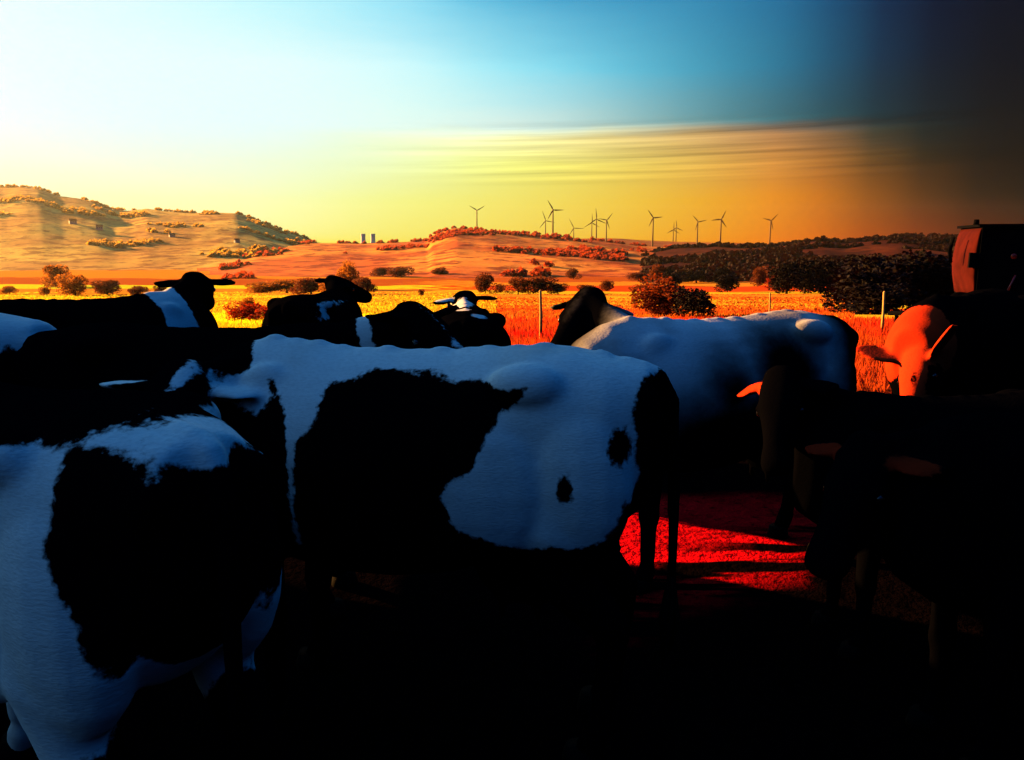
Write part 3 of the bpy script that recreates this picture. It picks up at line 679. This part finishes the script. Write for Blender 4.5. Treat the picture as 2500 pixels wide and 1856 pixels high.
# far row
cow("black cow far left with a white shoulder band and raised head", -2.84, 5.17, 55, 1.0, dict(poll=(.90, .12, 1.56), dir=(.62, .68, -.38), up=(.2, .2, .9)), 'b',
    [('w', 'poly', 0, [(.40, 1.6), (.64, 1.6), (.72, .8), (.50, .5), (.44, 1.0)]), ('w', 'ell', (-.5, -.2, .6), (.2, .2, .15)), ('w', 'head', (.5, 0, -.05), (.05, .06, .05))])
cow("white rump with a black patch at the left edge, behind the nearest cow", -3.22, 3.95, 180, 1.0, dict(poll=(1.3, 0, 1.3), dir=(.8, 0, -.5)), 'w',
    [('b', 'ell', (-.78, .25, 1.14), (.06, .2, .15)), ('b', 'ell', (-.71, .25, 1.0), (.05, .2, .16)), ('b', 'ell', (-.5, 0, .6), (.6, .6, .3)), ('b', 'ell', (.5, 0, 1), (.5, .5, .7))])
cow("black cow with white neck stripes, broadside behind the big pied cow's head", -1.45, 3.70, 2, .98, dict(poll=(1.0, -.12, 1.54), dir=(.62, -.55, -.5), up=(.3, -.3, .85), ear=-.3), 'b',
    [('w', 'poly', 0, [(.70, 1.6), (.76, 1.6), (.83, 1.36), (.94, 1.28), (.94, 1.22), (.78, 1.27)]), ('w', 'ell', (-.4, 0, .6), (.25, .2, .15)), ('w', 'head', (.3, 0, .06), (.18, .025, .06))])
cow("black cow seen from behind with a rim-lit hip and one white side stripe", -1.85, 7.4, 85, .92, dict(poll=(.95, .1, 1.56), dir=(.75, -.5, -.4)), 'b',
    [('w', 'ell', (-.2, -.25, 1.36), (.5, .07, .04)), ('w', 'ell', (-.62, -.22, 1.24), (.1, .05, .10)), ('w', 'ell', (.2, 0, .6), (.3, .3, .12))], vox=.016, girth=1.15)
cow("black cow seen from behind with white streaks on its back and ears spread wide", -.39, 6.5, 94, .88, dict(poll=(.86, 0, 1.52), dir=(.85, .2, -.45), ear=.1), 'b',
    [('w', 'ell', (.40, .12, 1.46), (.34, .22, .09)), ('w', 'ell', (-.1, .22, 1.36), (.5, .05, .10)), ('w', 'ell', (-.62, .25, 1.20), (.26, .07, .26)), ('w', 'ell', (-.45, .02, 1.46), (.1, .06, .05)), ('w', 'ell', (-.7, -.1, 1.42), (.06, .08, .03)), ('w', 'head', (.05, .2, -.06), (.08, .1, .04))], vox=.015, girth=1.22)
cow("pale grey-white cow with a black face, sunlit shoulder and dark rump", 1.12, 4.18, 202, .98, dict(poll=(.58, -.44, 1.56), dir=(.66, .47, -.58), up=(.4, .3, .85), ear=.35), 'w',
    [('b', 'poly', 1, [(-.74, 1.5), (-.68, 1.2), (-.66, .5), (-1.1, .5), (-1.1, 1.42)]), ('b', 'ell', (.15, .33, 1.08), (.05, .15, .06)), ('b', 'ell', (-.22, .36, 1.12), (.15, .25, .2)), ('b', 'ell', (-.15, .3, .60), (.8, .4, .42)), ('b', 'ell', (.66, -.40, 1.46), (.16, .15, .22)), ('b', 'ell', (-.1, 0, .22), (1.3, .8, .45)), ('b', 'head', (.25, 0, -.05), (.36, .2, .25)), ('w', 'head', (.16, -.01, .07), (.09, .02, .06)), ('w', 'head', (.5, 0, -.05), (.05, .06, .05))],
    coat_shaded, vox=.015, ear=.9)
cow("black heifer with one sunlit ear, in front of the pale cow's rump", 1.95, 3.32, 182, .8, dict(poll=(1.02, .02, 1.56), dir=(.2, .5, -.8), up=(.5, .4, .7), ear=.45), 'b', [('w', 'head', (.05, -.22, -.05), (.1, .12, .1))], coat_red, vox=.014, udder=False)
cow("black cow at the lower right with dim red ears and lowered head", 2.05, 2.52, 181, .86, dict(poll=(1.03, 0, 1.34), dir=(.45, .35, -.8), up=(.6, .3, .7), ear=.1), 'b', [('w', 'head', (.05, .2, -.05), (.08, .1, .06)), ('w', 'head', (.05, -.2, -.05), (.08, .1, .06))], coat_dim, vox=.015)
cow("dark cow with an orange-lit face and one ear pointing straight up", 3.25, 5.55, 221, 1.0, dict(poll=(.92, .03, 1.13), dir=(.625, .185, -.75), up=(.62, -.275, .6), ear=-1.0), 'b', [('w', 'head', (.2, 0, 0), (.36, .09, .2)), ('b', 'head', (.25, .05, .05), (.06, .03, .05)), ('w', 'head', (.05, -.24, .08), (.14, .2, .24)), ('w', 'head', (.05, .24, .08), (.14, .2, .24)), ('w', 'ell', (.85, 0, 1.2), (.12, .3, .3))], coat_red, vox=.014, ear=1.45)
cow("small calf with white legs, seen under the pale cow's belly", 1.75, 5.9, 170, .66, dict(poll=(1.0, 0, 1.3), dir=(.6, .2, -.7)), 'b', [('w', 'poly', 0, [(-1, .55), (1, .55), (1, 0), (-1, 0)])], coat, vox=.022, name="calf", cat="calf", udder=False)

# ------------------------------------------------------------------ stock trailer at the right edge
tr = link("stock_trailer", None, label="dark stock trailer at the right edge with a rounded orange-lit nose", cat="trailer"); tr.location = (8.72, 13.9, 0); tr.scale = (.95, .95, .96); tr.rotation_euler = (0, 0, rad(-20))
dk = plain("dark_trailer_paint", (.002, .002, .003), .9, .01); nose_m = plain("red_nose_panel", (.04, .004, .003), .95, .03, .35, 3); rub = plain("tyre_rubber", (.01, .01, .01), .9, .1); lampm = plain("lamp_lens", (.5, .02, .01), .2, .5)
b = MB(); b.rings([[(x, y, z) for x, y in ((-.62, -1.0), (4.2, -1.0), (4.2, 1.0), (-.62, 1.0))] for z in (.62, 2.12)]); link("body", b.me("body", False), dk, tr)
b = MB(); b.rings([[(x, y, z) for x, y in ((-.68, -1.06), (4.26, -1.06), (4.26, 1.06), (-.68, 1.06))] for z in (2.123, 2.17)]); link("roof", b.me("roof", False), dk, tr)
b = MB()
prof = [(2.1, .02), (2.0, .22), (1.85, .34), (1.65, .42), (1.45, .44), (1.25, .38), (1.05, .24), (.9, .1)]
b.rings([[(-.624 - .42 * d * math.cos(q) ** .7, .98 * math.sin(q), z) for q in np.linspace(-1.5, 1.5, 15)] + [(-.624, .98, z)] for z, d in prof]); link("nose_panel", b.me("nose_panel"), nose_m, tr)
b = MB(); b.box((-.78, -1.04, 1.42), (-.6, -.93, 1.68)); link("window", b.me("window", False), dk, tr)
b = MB(); b.tube([(-.98, -.5, 1.95), (-1.02, -.5, 1.7), (-.98, -.5, 1.5)], [.035, .04, .03], 8); link("handle", b.me("handle"), dk, tr)
b = MB(); b.tube([(-.72, -.98, 2.16), (-.72, -.98, 2.25)], [.05, .04], 10); link("lamp", b.me("lamp"), dk, tr)
for x, z in ((-.1, 1.62), (.6, 1.55)):
    b = MB(); b.ell((x, -1.005, z), (.05, .02, .05)); link("marker_lamp", b.me("marker_lamp"), lampm, tr)
b = MB(); b.tube([(-.05, -1.03, 1.3), (-.12, -1.04, 1.1), (-.2, -1.03, .85)], [.02, .022, .02], 8); link("door_handle", b.me("door_handle"), lampm, tr)
for x in (1.3, 2.2):
    for sy in (-1, 1):
        wl = link("wheel", None, parent=tr); wl.location = (x, sy * 1.12, .36)
        b = MB(); b.rings([[(math.cos(q) * r_, yy, math.sin(q) * r_) for q in np.linspace(0, 6.2832, 25)[:-1]] for yy, r_ in ((-.09, .3), (-.07, .355), (.07, .355), (.09, .3))]); link("tyre", b.me("tyre"), rub, wl)
        b = MB(); b.rings([[(math.cos(q) * r_, yy, math.sin(q) * r_) for q in np.linspace(0, 6.2832, 19)[:-1]] for yy, r_ in ((-.1, .08), (-.092, .2), (.092, .2), (.1, .08))]); link("rim", b.me("rim"), hoof_m, wl)
b = MB(); b.tube([(-.6, .5, .55), (-1.9, 0, .5)], [.04, .04], 8); b.tube([(-.6, -.5, .55), (-1.9, 0, .5)], [.04, .04], 8); b.tube([(-1.75, 0, .5), (-1.75, 0, .0)], [.035, .035], 8); link("drawbar", b.me("drawbar"), dk, tr)

# ------------------------------------------------------------------ unseen building added beyond the left edge to shade the near cows
nv_ = Vector((math.cos(rad(SUN_AZ)), -math.sin(rad(SUN_AZ)), 0)); dv_ = Vector((math.sin(rad(SUN_AZ)), math.cos(rad(SUN_AZ)), 0))
bp_ = nv_ * -2.7 + dv_ * 18
sun_blocker = link("sun_blocker", None, label="unseen timber building added past the left edge to shade the near cows", cat="sun_blocker"); sun_blocker.location = (bp_.x, bp_.y, 0); sun_blocker.rotation_euler = (0, 0, math.atan2(nv_.y, nv_.x))
bw = plain("sun_blocker_boards", (.08, .05, .035), .9, .1, .3, 3)
b = MB(); b.box((-7, -4, -1.5), (5.5, 4, 5.2)); link("wall", b.me("wall", False), bw, sun_blocker)
V = [(-7.6, -4.7, 5.0), (5.75, -4.7, 5.0), (5.75, 0, 8.4), (-7.6, 0, 8.4), (-7.6, 4.7, 5.0), (5.75, 4.7, 5.0)]
link("roof", mesh("roof", V, [(0, 1, 2, 3), (3, 2, 5, 4), (0, 3, 4), (1, 5, 2), (0, 4, 5, 1)], False), roof_m, sun_blocker)
b = MB(); b.box((-2, -4.08, 0), (1.6, -4.003, 3.6)); link("door", b.me("door", False), wood, sun_blocker)

# ------------------------------------------------------------------ haze in the valley air
b = MB(); b.box((-3900, -3900, -60), (3900, 3900, 170))
hz, t = mat("haze_air")
vol = t.n('ShaderNodeVolumePrincipled', {'Color': (1.0, .95, .75, 1), 'Density': .00003, 'Anisotropy': .85})
t.n('ShaderNodeOutputMaterial', {'Volume': vol.outputs[0]})
link("haze", b.me("haze", False), hz, kind="stuff")
